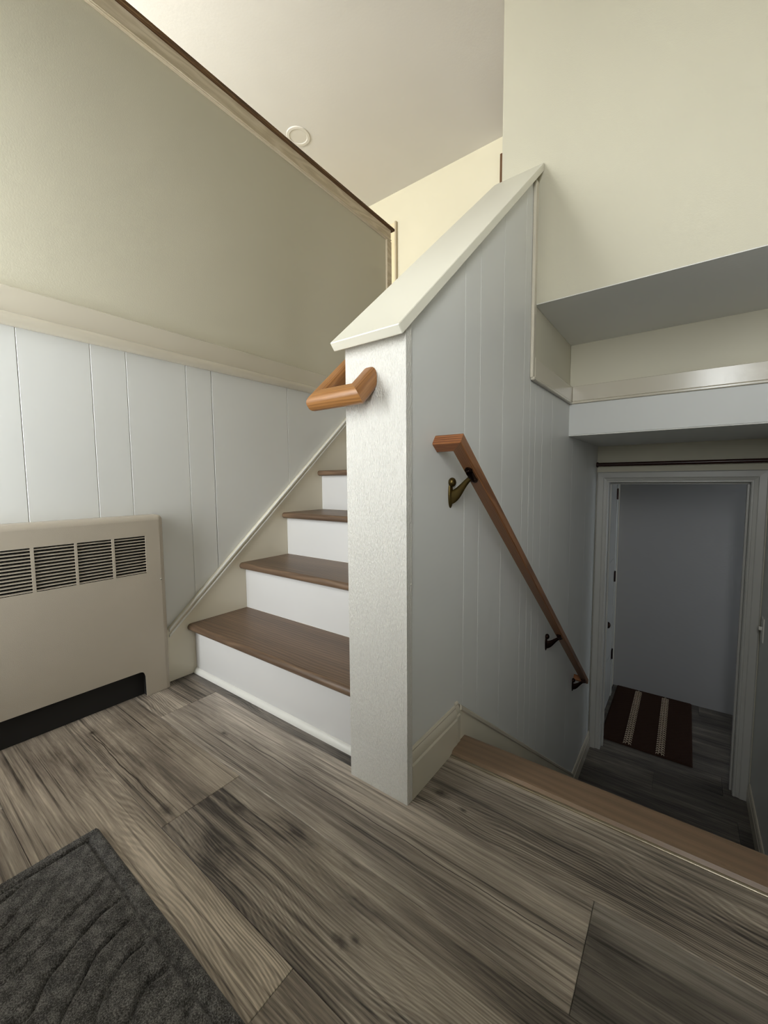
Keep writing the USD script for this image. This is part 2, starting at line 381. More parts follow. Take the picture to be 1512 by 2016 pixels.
# the row beside the first riser: a narrow strip left of the half wall, the full plank right of it
left_hi = lambda i: XR
planks(fl, None, rows[1:], [-1.323, -0.888, -0.458, -0.02, -0.62, -0.95], 0.0, lambda i: XLP, lambda i: XR, 0, LANDING)
obj("plank", bx(XLP, XHL - 0.012, rows[0][0] + 0.0003, Y1 + 0.006, -0.008, 0.0, 0.0008), PLANKS[1], fl, smooth=False)
obj("plank", bx(-0.662, XHR + 0.004, rows[0][0] + 0.0003, 0.800, -0.008, 0.0, 0.0008), PLANKS[0], fl, smooth=False)
obj("plank", bx(XHR + 0.0045, XR, rows[0][0] + 0.0003, 0.9505, -0.008, 0.0, 0.0008), PLANKS[8], fl, smooth=False)

fl2 = thing("floor", "wood-look plank floor at the foot of the lower stairs, painted darker for the shade there", "floor", kind=S)
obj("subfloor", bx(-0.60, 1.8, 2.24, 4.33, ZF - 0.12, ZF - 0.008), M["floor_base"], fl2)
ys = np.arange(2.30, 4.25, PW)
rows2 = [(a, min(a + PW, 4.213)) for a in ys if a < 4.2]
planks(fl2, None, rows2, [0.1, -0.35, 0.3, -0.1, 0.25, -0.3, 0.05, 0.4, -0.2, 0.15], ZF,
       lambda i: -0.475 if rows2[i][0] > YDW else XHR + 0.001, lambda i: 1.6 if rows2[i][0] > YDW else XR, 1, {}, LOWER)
obj("floor", bx(-5.2, 0.2, 2.50, YFAR, ZU - 0.15, ZU), M["floor_base"], None, label="upstairs hall floor beyond the top step", cat="floor", kind=S)
obj("floor", bx(-5.2, XL - 0.12, -0.47, 2.50, ZU - 0.15, ZU), M["soffit"], None, label="upstairs living room floor behind the left half wall", cat="floor", kind=S)

# ================================================================== left wall
wl = thing("wall_left", "left wall, cream plaster above white vertical boards", "wall", kind=S)
obj("plaster", extrude([(-0.47, -0.2), (2.50, -0.2), (2.50, ZU - 0.001), (2.156, ZU - 0.001), (2.156, 2.294), (-0.47, 2.294)], "yz", XL - 0.12, XL), M["plaster"], wl)
gl = [YF, -0.16, 0.03, 0.326, 0.505, 0.608, 0.813, 0.916, 1.30, 1.72, 2.10]
for a, b in zip(gl[:-1], gl[1:]):
    a, b = (a + 0.0006 if a == 0.916 else a - 0.0003), b - 0.0001
    obj("panel_board", chamfer_prism([(a + 0.0004, 0.001), (b - 0.0004, 0.001), (b - 0.0004, 1.198), (a + 0.0004, 1.198)], "yz", XL + 0.0005, XLP, 0.0013), M["panel"], wl, smooth=False)
# chair rail with a round nose at its foot
def rail_profile():
    p = [(XL + 0.0005, 1.300), (XL + 0.010, 1.300), (XL + 0.016, 1.296), (XL + 0.017, 1.2265)]
    for a in np.linspace(70, -90, 12):
        p.append((XL + 0.014 + 0.020 * math.cos(math.radians(a)), 1.2085 + 0.0185 * math.sin(math.radians(a))))
    return p + [(XLP + 0.0005, 1.190), (XLP + 0.0005, 1.1985), (XL + 0.0005, 1.1985)]
obj("trim", extrude(rail_profile(), "xz", YF, 2.12), M["trim"], None, label="cream chair rail with a rounded lower edge along the left wall", cat="chair rail", kind=S)
t = thing("trim", "brown wooden ledge capping the left half wall, with pale wood trim under it", "wall ledge", kind=S)
obj("ledge_cap", bx(XL - 0.16, -1.524, -0.47, 2.176, 2.296, 2.312, 0.003), M["ledge_wood"], t)
obj("trim_board", bx(XL + 0.0005, -1.536, -0.35, 2.150, 2.228, 2.2955, 0.002), M["ledge_trim"], t)
obj("trim_board", bx(XL + 0.0005, -1.536, 2.108, 2.156, ZU, 2.2275, 0.002), M["ledge_trim"], t)
obj("trim_bead", bx(-1.536, -1.531, -0.35, 2.150, 2.230, 2.237, 0.002), M["ledge_trim"], t)
obj("end_board", bx(XL - 0.12, -1.55, 2.1565, 2.168, ZU, 2.2955, 0.002), M["ledge_trim"], t)

# ================================================================== stair half wall, its boards, end board and sloping cap
ws = thing("wall_stair", "white boarded half wall between the two flights", "wall", kind=S)
region = Polygon([(0.757, 0.0), (1.00, 0.0), (1.00, ZF), (3.24, ZF), (3.24, 1.55), (1.62, 1.55), (1.62, cap_bot(1.62)), (0.757, cap_bot(0.757))])
obj("wall_core", extrude([(0.757, -0.2), (1.00, -0.2), (1.00, ZF), (3.24, ZF), (3.24, 1.60), (YB + 0.12, 1.60), (YB + 0.12, cap_bot(YB)), (YB, cap_bot(YB)), (0.757, cap_bot(0.757))], "yz", XHL, XHR - 0.010), M["plaster"], ws)
gr = [0.7575, 1.045, 1.146, 1.33, 1.54, 1.69, 1.79, 1.94, 2.36, 2.75, YDW]
for a, b in zip(gr[:-1], gr[1:]):
    a, b = a - 0.0002, b - 0.0003
    lo = 0.0 if b < 1.05 else ZF
    if a < 1.62 < b:
        segs = [(a, 1.62, cap_bot(a), cap_bot(1.62)), (1.6204, b, 1.142, 1.142)]
    elif b <= 1.62:
        segs = [(a, b, cap_bot(a), cap_bot(b))]
    else:
        segs = [(a, b, 1.142, 1.142)] if b < 2.0 else [(a, b, 1.142 if a < YRC else ZS2, 1.142 if a < YRC else ZS2)]
    for (p, q, zp, zq) in segs:
        obj("panel_board", chamfer_prism([(p, lo), (q, lo), (q, zq - 0.001), (p, zp - 0.001)], "yz", XHR - 0.0095, XHR, 0.0009), M["panel"], ws, smooth=False)
obj("plaster", bx(XHR - 0.0095, XHR - 0.003, 1.6365, YRC, 1.1425, ZB), M["plaster"], ws)
t = thing("trim", "thick white board facing the end of the half wall", "post", kind=S)
obj("end_board", extrude([(0.735, 0.001), (0.7565, 0.001), (0.7565, cap_bot(0.7565) - 0.0005), (0.735, cap_bot(0.735) - 0.0005)], "yz", -0.660, -0.488), M["post"], t)
def sloped_cap():
    y0, y1, c = 0.697, YB - 0.0005, 0.002
    n = np.array([-math.sin(UP), math.cos(UP)])
    d = np.array([math.cos(UP), math.sin(UP)])
    a = np.array([y0, cap_top(y0)])
    b = a - 0.022 * n
    q = [a + c * d, a - c * n, b + c * n, b + c * d, np.array([y1, cap_bot(y1)]), np.array([y1, cap_top(y1)])]
    return chamfer_prism([tuple(v) for v in q], "yz", -0.672, -0.480, 0.0015)
obj("trim", sloped_cap(), M["cap"], None, label="sloping white cap board along the top of the half wall", cat="wall cap", kind=S, smooth=False)
t = thing("trim", "cream chair rail turning from the stairwell boards onto the recessed wall", "chair rail", kind=S)
obj("upright_strip", bx(XHR + 0.0005, XHR + 0.012, 1.607, 1.636, 1.138, cap_bot(1.607) - 0.004, 0.002), M["trim"], t)
obj("rail_board", bx(XHR + 0.0005, XHR + 0.012, 1.637, YRC - 0.001, 1.143, 1.218, 0.002), M["trim"], t)
obj("rail_bead", bx(XHR + 0.0005, XHR + 0.017, 1.612, YRC - 0.001, 1.130, 1.1425, 0.003), M["trim"], t)
obj("rail_board", bx(XHR + 0.0125, XR, YRC - 0.012, YRC - 0.0005, 1.143, 1.218, 0.002), M["trim"], t)
obj("rail_bead", bx(XHR + 0.0125, XR, YRC - 0.018, YRC - 0.0005, 1.130, 1.1425, 0.003), M["trim"], t)

# ================================================================== bulkhead, soffits, stairwell walls, ceiling
obj("wall_bulkhead", join(bx(XHL, 0.60, YB, YB + 0.12, ZB, ZC), bx(XHL, XHL + 0.12, YB + 0.12, YFAR, 1.60, ZC)), M["plaster"], None, smooth=False,
    label="tall cream bulkhead wall hanging over the lower stairs", cat="wall", kind=S)
obj("ceiling", bx(XHR - 0.002, XR, YB + 0.0005, YRC - 0.0005, ZB - 0.003, ZB + 0.09), M["soffit"], None, label="underside of the bulkhead over the lower stairs", cat="soffit", kind=S)
obj("wall_recess", bx(XHR - 0.002, XR, YRC, YRC + 0.12, ZS2, ZB + 0.09), M["plaster"], None, label="recessed wall band between the two soffits", cat="wall", kind=S)
obj("wall_band", bx(XHR - 0.002, XR, YRC - 0.008, YRC - 0.0005, ZS2, 1.1295), M["panel"], None, label="white painted band under the right chair rail", cat="wall", kind=S)
obj("ceiling", bx(XHR - 0.002, XR, YRC - 0.006, YDW, ZS2 - 0.006, ZS2 - 0.0005), M["soffit"], None, label="low soffit in front of the lower doorway", cat="soffit", kind=S)
obj("ceiling", join(bx(-5.2, 0.60, -0.47, YFAR + 0.12, ZC, ZC + 0.12)), M["ceiling"], None, label="cream upstairs ceiling", cat="ceiling", kind=S)
obj("wall_right", bx(XR, XR + 0.12, -0.47, YDW + 0.12, ZF, ZC), M["panel"], None, label="right wall of the stairwell beside the lower doorway", cat="wall", kind=S)
obj("wall_back", bx(-5.2, XHL + 0.12, YFAR, YFAR + 0.12, ZU - 0.15, ZC), M["plaster_warm"], None, label="warm cream far wall of the upstairs hall", cat="wall", kind=S)
obj("wall_living", bx(-5.32, -5.2, -0.47, YFAR + 0.12, ZU - 0.15, ZC), M["plaster_warm"], None, label="far side wall of the upstairs living room", cat="wall", kind=S)
front = Polygon([(-5.32, ZF), (XR + 0.12, ZF), (XR + 0.12, ZC), (-5.32, ZC)], [
    [(-1.49, 0.35), (-1.13, 0.35), (-1.13, 2.04), (-1.49, 2.04)],
    [(0.05, 0.86), (0.355, 0.86), (0.355, 2.04), (0.05, 2.04)],
    [(-4.45, 2.38), (-2.15, 2.38), (-2.15, 3.62), (-4.45, 3.62)]])
obj("wall_front", extrude(front, "xz", -0.47, YF), M["plaster"], None, smooth=False, label="front wall behind the camera with door and sidelights", cat="wall", kind=S)

# ================================================================== upper staircase
st = thing("staircase", "upper flight with dark wood treads and white risers", "staircase")
for k in range(1, 9):
    yk, zk = Y1 + RUN * (k - 1), RISE * k
    obj("riser", bx(XSK + 0.0005, XHL - 0.0005, yk, yk + 0.018, zk - RISE + (0.001 if k > 1 else 0.0), zk - 0.0275), M["riser"], st)
    y2 = yk + RUN if k < 8 else yk + 0.06
    prof = [(y2, zk - 0.027), (y2, zk)]
    for a in np.linspace(90, 270, 11):
        prof.append((yk - 0.028 + 0.0115 + 0.0135 * math.cos(math.radians(a)), zk - 0.0135 + 0.0135 * math.sin(math.radians(a))))
    obj("tread", extrude(prof, "yz", XSK + 0.0005, XHL - 0.0005), M["tread"], st)
shoe = [(Y1, 0.0), (Y1, 0.019)] + [(Y1 - 0.013 * math.sin(math.radians(a)), 0.019 * math.cos(math.radians(a))) for a in np.linspace(8, 90, 8)]
obj("shoe_molding", extrude(shoe, "yz", XSK + 0.0005, -0.6605), M["trim_cool"], st, label="white quarter-round along the bottom riser")
sk_top = lambda y: 0.222 + 0.884 * (y - 0.72)
sk = [(0.60, 0.001), (2.45, 0.001), (2.45, sk_top(2.45)), (0.66, sk_top(0.66)), (0.60, sk_top(0.66))]
obj("skirt_board", extrude(sk, "yz", XLP + 0.0005, XSK), M["skirt"], st, label="cream skirt board beside the treads on the left wall")
th = math.atan(0.884)
for off, wdt, out in ((0.0, 0.008, 0.007), (-0.017, 0.007, 0.006)):
    p0, p1 = 0.70, 2.45
    c, s_ = math.cos(th), math.sin(th)
    ln = [(p0, sk_top(p0) + off / c), (p1, sk_top(p1) + off / c), (p1, sk_top(p1) + (off - wdt) / c), (p0, sk_top(p0) + (off - wdt) / c)]
    obj("skirt_bead", chamfer_prism(ln, "yz", XSK + 0.0002, XSK + out, 0.0018), M["trim_cool"], st)

# ================================================================== lower staircase
LR, LN, LY = 1.17 / 6, 0.255, 1.02
sl = thing("staircase", "lower flight going down behind the tan landing nosing", "staircase")
nz = [(0.951, -0.004), (0.951, 0.003), (0.957, 0.010), (0.966, 0.012)] + [(1.036 + 0.012 * math.sin(math.radians(a)), 0.0 + 0.012 * math.cos(math.radians(a))) for a in np.linspace(0, 180, 9)] + [(0.966, -0.012)]
obj("landing_nosing", extrude(nz, "yz", XHR + 0.0005, XR - 0.0005), M["nosing"], sl, label="tan wooden nosing board at the edge of the landing")
obj("nosing_lip", bx(XHR + 0.012, XR - 0.0005, 0.9435, 0.9525, -0.002, 0.0035, 0.0012), metal("lip_metal", (190, 180, 160), 0.25), sl, label="thin shiny strip between planks and nosing")
for k in range(1, 7):
    yk = LY + LN * (k - 1)
    z0, z1 = -LR * k, -LR * (k - 1)
    obj("riser", bx(XHR + 0.0005, XR - 0.0005, yk, yk + 0.018, z0 + 0.001, z1 - (0.0275 if k > 1 else 0.0125)), M["riser"], sl)
    if k < 6:
        prof = [(yk, z0 - 0.027), (yk, z0)] + [(yk + LN + 0.015 + 0.0135 * math.sin(math.radians(a)), z0 - 0.0135 + 0.0135 * math.cos(math.radians(a))) for a in np.linspace(0, 180, 9)]
        obj("tread", extrude(prof, "yz", XHR + 0.0005, XR - 0.0005), M["tread"], sl)
lz = lambda y: 0.120 - 0.752 * (y - 1.012)
obj("skirt_board", extrude([(1.006, 0.118), (2.555, lz(2.555)), (2.555, ZF + 0.001), (2.25, ZF + 0.001), (1.006, -0.25)], "yz", XHR + 0.0003, XHR + 0.010), M["skirt"], sl, label="cream skirt board sloping down the half wall")
obj("skirt_bead", chamfer_prism([(1.006, 0.120), (2.555, lz(2.555) + 0.002), (2.555, lz(2.555) - 0.016), (1.006, 0.102)], "yz", XHR + 0.0005, XHR + 0.015, 0.003), M["trim"], sl)

# ================================================================== baseboards
def base_profile(x, s, z, h):
    """an ogee-topped baseboard: x wall face, s the way it faces"""
    return [(x, z), (x + s * 0.0125, z), (x + s * 0.0125, z + h * 0.68), (x + s * 0.0095, z + h * 0.72), (x + s * 0.0105, z + h * 0.80), (x + s * 0.0075, z + h * 0.90), (x + s * 0.0055, z + h * 0.93), (x + s * 0.0065, z + h * 0.97), (x + s * 0.004, z + h), (x, z + h)]
b1 = thing("baseboard_landing", "cream ogee baseboard on the half wall beside the landing nosing", "baseboard", kind=S)
obj("board", extrude(base_profile(XHR + 0.0005, 1, 0.001, 0.119), "xz", 0.7575, 0.988), M["trim"], b1)
obj("return_end", extrude(base_profile(XHR + 0.0005, 1, 0.013, 0.113), "xz", 0.9895, 1.0055), M["trim"], b1)
obj("baseboard_lower_left", extrude(base_profile(XHR + 0.0005, 1, ZF, 0.12), "xz", 2.5565, 3.099), M["trim"], None, label="baseboard left of the lower doorway", cat="baseboard", kind=S)
obj("baseboard_lower_right", extrude(base_profile(XR - 0.0005, -1, ZF, 0.12), "xz", 2.35, 3.099), M["trim"], None, label="baseboard at the foot of the right stairwell wall", cat="baseboard", kind=S)

# ================================================================== lower doorway
DX0, DX1, DZ = -0.424, 0.292, 0.724
wall_d = Polygon([(XHR - 0.002, ZF), (1.80, ZF), (1.80, 1.0), (XHR - 0.002, 1.0)], [[(DX0 - 0.008, ZF + 0.0001), (DX1 + 0.008, ZF + 0.0001), (DX1 + 0.008, DZ + 0.008), (DX0 - 0.008, DZ + 0.008)]])
wd = join(bx(XHR - 0.002, DX0 - 0.012, YDW, YDW + 0.11, ZF, ZS2), bx(DX1 + 0.012, 1.80, YDW, YDW + 0.11, ZF, ZS2), bx(DX0 - 0.012, DX1 + 0.012, YDW, YDW + 0.11, DZ + 0.012, ZS2))
obj("wall_doorway", wd, M["plaster"], None, smooth=False, label="wall around the lower doorway", cat="wall", kind=S)
d1 = thing("door_1", "white cased doorway at the foot of the lower stairs", "doorway", kind=S)
def casing(x0, x1, ztop, z0, w, y, t):
    """three mitred casing boards with stepped mouldings around an opening, facing -y"""
    out = []
    prof = [(0.0, 0.006), (0.004, 0.011), (0.012, 0.011), (0.014, 0.008), (0.030, 0.012), (0.034, 0.016), (w - 0.006, 0.017), (w, 0.012)]
    def board(path, inward):
        rings = []
        for (px, pz, dx, dz) in path:
            rings.append([(px + dx * u, y - h * t / 0.017, pz + dz * u) for u, h in prof] + [(px + dx * w, y, pz + dz * w), (px, y, pz)])
        return ring_sweep(rings)
    out.append(board([(x0, z0, -1, 0), (x0, ztop, -1, 1)], 0))
    out.append(board([(x0, ztop, -1, 1), (x1, ztop, 1, 1)], 0))
    out.append(board([(x1, ztop, 1, 1), (x1, z0, 1, 0)], 0))
    return out
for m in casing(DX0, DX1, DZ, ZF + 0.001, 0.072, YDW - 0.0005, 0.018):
    obj("casing", m, M["shaded_door_trim"], d1, smooth=20)
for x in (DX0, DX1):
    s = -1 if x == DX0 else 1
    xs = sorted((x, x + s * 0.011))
    obj("jamb", bx(xs[0] + 0.0003, xs[1] - 0.0003, YDW - 0.0003, YDW + 0.11, ZF + 0.001, DZ, 0.001), M["shaded_door_trim"], d1)
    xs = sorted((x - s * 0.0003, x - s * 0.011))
    obj("door_stop", bx(xs[0], xs[1], YDW + 0.040, YDW + 0.075, ZF + 0.001, DZ - 0.012, 0.001), M["shaded_door_trim"], d1)
obj("jamb", bx(DX0 - 0.011, DX1 + 0.011, YDW - 0.0003, YDW + 0.11, DZ + 0.0003, DZ + 0.0115, 0.001), M["shaded_door_trim"], d1)
obj("door_stop", bx(DX0 + 0.0003, DX1 - 0.0003, YDW + 0.040, YDW + 0.075, DZ - 0.011, DZ, 0.001), M["shaded_door_trim"], d1)

# the small hall behind it
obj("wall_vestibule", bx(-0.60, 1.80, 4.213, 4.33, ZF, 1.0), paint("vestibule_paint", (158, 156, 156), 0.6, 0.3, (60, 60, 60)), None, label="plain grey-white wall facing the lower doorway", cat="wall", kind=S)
obj("wall_vestibule_left", join(bx(-0.60, -0.484, YDW + 0.11, 4.213, ZF, 1.0)), M["plaster"], None, smooth=False, label="left side wall of the small hall behind the lower doorway", cat="wall", kind=S)
obj("ceiling", bx(-0.60, 1.80, YDW + 0.11, 4.33, 0.97, 1.08), M["ceiling"], None, label="ceiling of the small hall behind the lower doorway", cat="ceiling", kind=S)
obj("wall_vestibule_right", join(bx(1.80, 1.90, YDW, 3.30, ZF, 1.0), bx(1.80, 1.90, 4.10, 4.33, ZF, 1.0), bx(1.80, 1.90, 3.30, 4.10, ZF, -0.45), bx(1.80, 1.90, 3.30, 4.10, 0.55, 1.0)), M["plaster"], None, smooth=False, label="right side wall of the small hall with its window", cat="wall", kind=S)
d2 = thing("door_2", "white side door with dark hinges seen edge-on through the lower doorway", "door", kind=S)
obj("door_leaf", bx(-0.4838, -0.474, 3.27, 3.945, ZF + 0.012, 0.84, 0.002), M["shaded_door_trim"], d2)
for z in (-0.93, -0.10, 0.50):
    obj("door_panel", bx(-0.4739, -0.471, 3.36, 3.86, z - 0.20, z + 0.18, 0.002), M["shaded_door_trim"], d2)
for z in (0.622, -0.088, -0.778):
    h = join(cyl((-0.470, 3.953, z - 0.046), (-0.470, 3.953, z + 0.046), 0.006, 12), bx(-0.4738, -0.4715, 3.920, 3.953, z - 0.043, z + 0.043))
    obj("hinge", h, M["bronze_dark"], d2, label="dark metal hinge")
obj("casing", bx(-0.4838, -0.470, 3.962, 4.03, ZF + 0.001, 0.90, 0.003), M["shaded_door_trim"], d2)
kn = join(cyl((-0.474, 3.32, -0.325), (-0.466, 3.32, -0.325), 0.026, 20), cyl((-0.470, 3.32, -0.325), (-0.43, 3.32, -0.325), 0.009, 14), ell((-0.428, 3.32, -0.325), (0.018, 0.024, 0.024)))
obj("knob", kn, M["bronze_dark"], d2, label="dark door knob")

# upstairs door frames seen past the walls
d3 = thing("door_3", "dark brown door frame at the end of the upstairs hall", "door", kind=S)
obj("casing", bx(-1.508, -1.448, YFAR - 0.018, YFAR - 0.0005, ZU + 0.001, 3.746, 0.002), M["brown_door"], d3)
obj("casing", bx(-1.4475, -0.66, YFAR - 0.018, YFAR - 0.0005, 3.686, 3.746, 0.002), M["brown_door"], d3)
obj("door_leaf", bx(-1.4475, -0.66, YFAR - 0.010, YFAR - 0.0005, ZU + 0.001, 3.6855, 0.002), M["brown_door"], d3)
d4 = thing("door_4", "cream door frame on the far wall past the end of the ledge", "door", kind=S)
pale = paint("pale_casing", (238, 220, 184), 0.45)
shaded_edge = paint("shaded_casing_edge", (196, 182, 156), 0.5)  # side face of the casing, its shade painted as a darker cream
obj("casing", bx(-2.760, -2.692, YFAR - 0.022, YFAR - 0.0005, ZU + 0.001, 3.58, 0.002), pale, d4)
obj("casing", bx(-3.60, -2.7605, YFAR - 0.022, YFAR - 0.0005, 3.515, 3.58, 0.002), pale, d4)
obj("shaded_casing_edge", bx(-2.6915, -2.672, YFAR - 0.034, YFAR - 0.0005, ZU + 0.001, 3.585, 0.002), shaded_edge, d4)
obj("door_leaf", bx(-3.60, -2.7605, YFAR - 0.012, YFAR - 0.0005, ZU + 0.001, 3.5145, 0.002), pale, d4)

# ================================================================== entry door and windows behind the camera
d5 = thing("door_5", "white front door behind the camera", "door", kind=S)
obj("door_leaf", bx(-1.0, -0.14, YF + 0.0005, YF + 0.035, 0.010, 2.05, 0.003), M["trim_cool"], d5)
def window(name, x0, x1, z0, z1, label):
    w = thing(name, label, "window", kind=S)
    f = 0.03
    for a in ((x0, x0 + f, z0, z1), (x1 - f, x1, z0, z1), (x0 + f, x1 - f, z0, z0 + f), (x0 + f, x1 - f, z1 - f, z1)):
        obj("window_frame", bx(a[0] + 0.0005, a[1] - 0.0005, -0.44, -0.40, a[2] + 0.0005, a[3] - 0.0005, 0.002), M["trim_cool"], w)
    obj("pane", bx(x0 + f, x1 - f, -0.424, -0.418, z0 + f, z1 - f), M["pane"], w)
M["pane"] = usdkit.material(stage, "/World/Looks/window_glass", {
    "t": ("transparent_bsdf", {"color": (0.97, 0.98, 0.98)}), "gl": ("glossy_bsdf", {"roughness": 0.02, "color": (0.9, 0.9, 0.9)}),
    "fr": ("fresnel", {"IOR": 1.45}), "mx": ("mix_closure", {})},
    [("fr.fac", "mx.fac"), ("t.BSDF", "mx.closure1"), ("gl.BSDF", "mx.closure2")], surface="mx.closure")
window("window_1", -1.49, -1.13, 0.35, 2.04, "left sidelight of the front door behind the camera")
window("window_2", 0.05, 0.355, 0.86, 2.04, "right sidelight of the front door behind the camera")
window("window_3", -4.45, -2.15, 2.38, 3.62, "living room picture window in the front wall upstairs")

# ================================================================== wall heater
HX, HT, HR = -1.490, 0.636, 0.683
wh = thing("wall_heater", "beige metal convector heater with louvred grilles against the left wall", "heater")
def heater_cover():
    r = 0.018
    grilles = [(0.524, 0.618), (0.423, 0.516), (0.320, 0.416), (0.2165, 0.312), (0.113, 0.2085), (0.0095, 0.105), (-0.094, 0.0015), (-0.1975, -0.102), (-0.301, -0.2055)]
    z0, z1 = 0.437, 0.566
    front = Polygon([(YF + 0.001, 0.094), (0.582, 0.094), (0.5890, 0.091), (0.5930, 0.085), (0.596, 0.074), (0.597, 0.001), (HR - r, 0.001), (HR - r, HT - r), (YF + 0.001, HT - r)],
                    [[(a, z0), (b, z0), (b, z1), (a, z1)] for a, b in grilles])
    m = [extrude(front, "yz", HX - 0.0015, HX)]
    # rounded top edge, rounded right edge and the ball corner between them
    ang = np.radians(np.linspace(0, 90, 7))
    ix = HX - r
    top = [(ix + r * math.cos(a), HT - r + r * math.sin(a)) for a in ang]
    inn = [(ix + (r - 0.0015) * math.cos(a), HT - r + (r - 0.0015) * math.sin(a)) for a in ang[::-1]]
    m.append(extrude(top + [(XLP + 0.0005, HT), (XLP + 0.0005, HT - 0.0015)] + inn, "xz", YF + 0.001, HR - r))
    rgt = [(ix + r * math.cos(a), HR - r + r * math.sin(a)) for a in ang]
    inr = [(ix + (r - 0.0015) * math.cos(a), HR - r + (r - 0.0015) * math.sin(a)) for a in ang[::-1]]
    m.append(extrude(rgt + [(XSK + 0.0008, HR), (XSK + 0.0008, HR - 0.0015)] + inr, "xy", 0.001, HT - r))
    pts = []
    for a in ang:
        for b in ang:
            pts.append((ix + r * math.cos(a) * math.cos(b), HR - r + r * math.sin(b) * math.cos(a), HT - r + r * math.sin(a)))
    pts += [(XSK + 0.0008, HR - r, HT), (XSK + 0.0008, HR - r, HT - r), (XSK + 0.0008, HR, HT - r)] + [(XSK + 0.0008, HR - r + r * math.cos(a), HT - r + r * math.sin(a)) for a in ang]
    m.append(hull(pts))
    return join(*m), grilles, z0, z1
cov, grilles, gz0, gz1 = heater_cover()
obj("cover", cov, M["heater"], wh, smooth=25)
obj("void_backing", join(bx(XSK + 0.0008, HX - 0.028, YF + 0.001, 0.655, 0.001, 0.60), bx(XSK + 0.0008, HX - 0.003, YF + 0.001, 0.655, 0.112, 0.116), bx(XSK + 0.0008, HX - 0.0016, 0.600, 0.606, 0.0015, 0.12)), M["black"], wh, smooth=False, label="black backing that paints the shade inside and under the heater")  # black sheets paint the shade of the void behind and below the cover
NL = 13
for a, b in grilles:
    g = obj("grille", extrude(Polygon([(a - 0.003, gz0 - 0.006), (b + 0.003, gz0 - 0.006), (b + 0.003, gz1 + 0.006), (a - 0.003, gz1 + 0.006)], [[(a, gz0), (b, gz0), (b, gz1), (a, gz1)]]), "yz", HX - 0.0030, HX - 0.0016), M["heater"], wh, smooth=False)
    if b < -0.05:
        continue
    pitch = (gz1 - gz0) / NL
    for k in range(NL):
        zc = gz0 + (k + 0.5) * pitch
        pr = [(HX - 0.0075, zc - 0.0005), (HX - 0.0015, zc - 0.0032), (HX - 0.0002, zc - 0.0026), (HX - 0.0004, zc - 0.0012), (HX - 0.0075, zc + 0.0012)]
        obj("louver", extrude(pr, "xz", a - 0.0004, b + 0.0004), M["heater"], g, smooth=False)
obj("screw", join(ell((HX + 0.0003, 0.664, 0.406), (0.002, 0.0042, 0.0042)),), metal("screw_metal", (200, 196, 186), 0.3), wh, label="small screw on the right edge")

# ================================================================== handrails
def loaf(w, t, r, n=6):
    """a rail section in (u, v): flat below, rounded shoulders above"""
    p = [(-w / 2 + 0.003, -t / 2), (w / 2 - 0.003, -t / 2), (w / 2, -t / 2 + 0.003)]
    p += [(w / 2 - r + r * math.cos(a), t / 2 - r + r * math.sin(a)) for a in np.linspace(0, math.pi / 2, n)]
    p += [(-w / 2 + r + r * math.cos(a), t / 2 - r + r * math.sin(a)) for a in np.linspace(math.pi / 2, math.pi, n)]
    return p + [(-w / 2, -t / 2 + 0.003)]

def rounded(w, t, r, n=6):
    p = []
    for cx, cy, a0 in ((w / 2 - r, -t / 2 + r, -90), (w / 2 - r, t / 2 - r, 0), (-w / 2 + r, t / 2 - r, 90), (-w / 2 + r, -t / 2 + r, 180)):
        p += [(cx + r * math.cos(math.radians(a)), cy + r * math.sin(math.radians(a))) for a in np.linspace(a0, a0 + 90, n)]
    return p

def rail_piece(p0, p1, n, prof, cut0=None, cut1=None):
    """a straight rail of section prof (v along n) from p0 to p1, each end cut by the plane through it with that normal"""
    p0, p1, n = (np.asarray(x, float) for x in (p0, p1, n))
    d = (p1 - p0) / np.linalg.norm(p1 - p0)
    s = np.cross(d, n)
    rings = []
    for c, cut in ((p0, cut0), (p1, cut1)):
        cut = d if cut is None else np.asarray(cut, float)
        ring = []
        for u, v in prof:
            q = c + u * s + v * n
            q = q + d * (np.dot(c - q, cut) / np.dot(d, cut))
            ring.append(q)
        rings.append(ring)
    return ring_sweep(rings)

dU, nU = np.array([0, math.cos(UP), math.sin(UP)]), np.array([0, -math.sin(UP), math.cos(UP)])
ex = np.array([1.0, 0, 0])
hr = thing("handrail", "light oak handrail looping around the top of the white end board", "handrail")
pf = rounded(0.046, 0.042, 0.0165)
XA, XC = -0.706, -0.589
B = np.array([0.694, 0.941])
pA = np.array([XA, B[0], B[1]])
pC = np.array([XC, B[0], B[1]])
obj("rail", rail_piece(pA, pA + dU * 2.15, nU, pf, cut0=(ex - dU)), M["oak"], hr, smooth=25)
obj("return_block", rail_piece(pA, pC, nU, pf, cut0=(ex - dU), cut1=(ex + dU)), M["oak_x"], hr, smooth=25, label="short oak cross piece in front of the end board")
tC = (0.7345 - pC[1]) / dU[1]
obj("return_end", rail_piece(pC, pC + dU * tC, nU, pf, cut0=(ex + dU), cut1=(0, 1, 0)), M["oak"], hr, smooth=25, label="mitred oak end meeting the end board")
for q in (0.45, 1.45):
    c = pA + dU * q - nU * 0.0225
    br = join(cyl((XHL - 0.001, c[1], c[2] - 0.055), (XHL - 0.007, c[1], c[2] - 0.055), 0.026, 18), cyl((XHL - 0.006, c[1], c[2] - 0.055), (XA, c[1], c[2] - 0.010), 0.007, 10), cyl((XA, c[1], c[2] - 0.012), (XA, c[1], c[2]), 0.008, 10))
    obj("bracket", br, M["bronze"], hr)

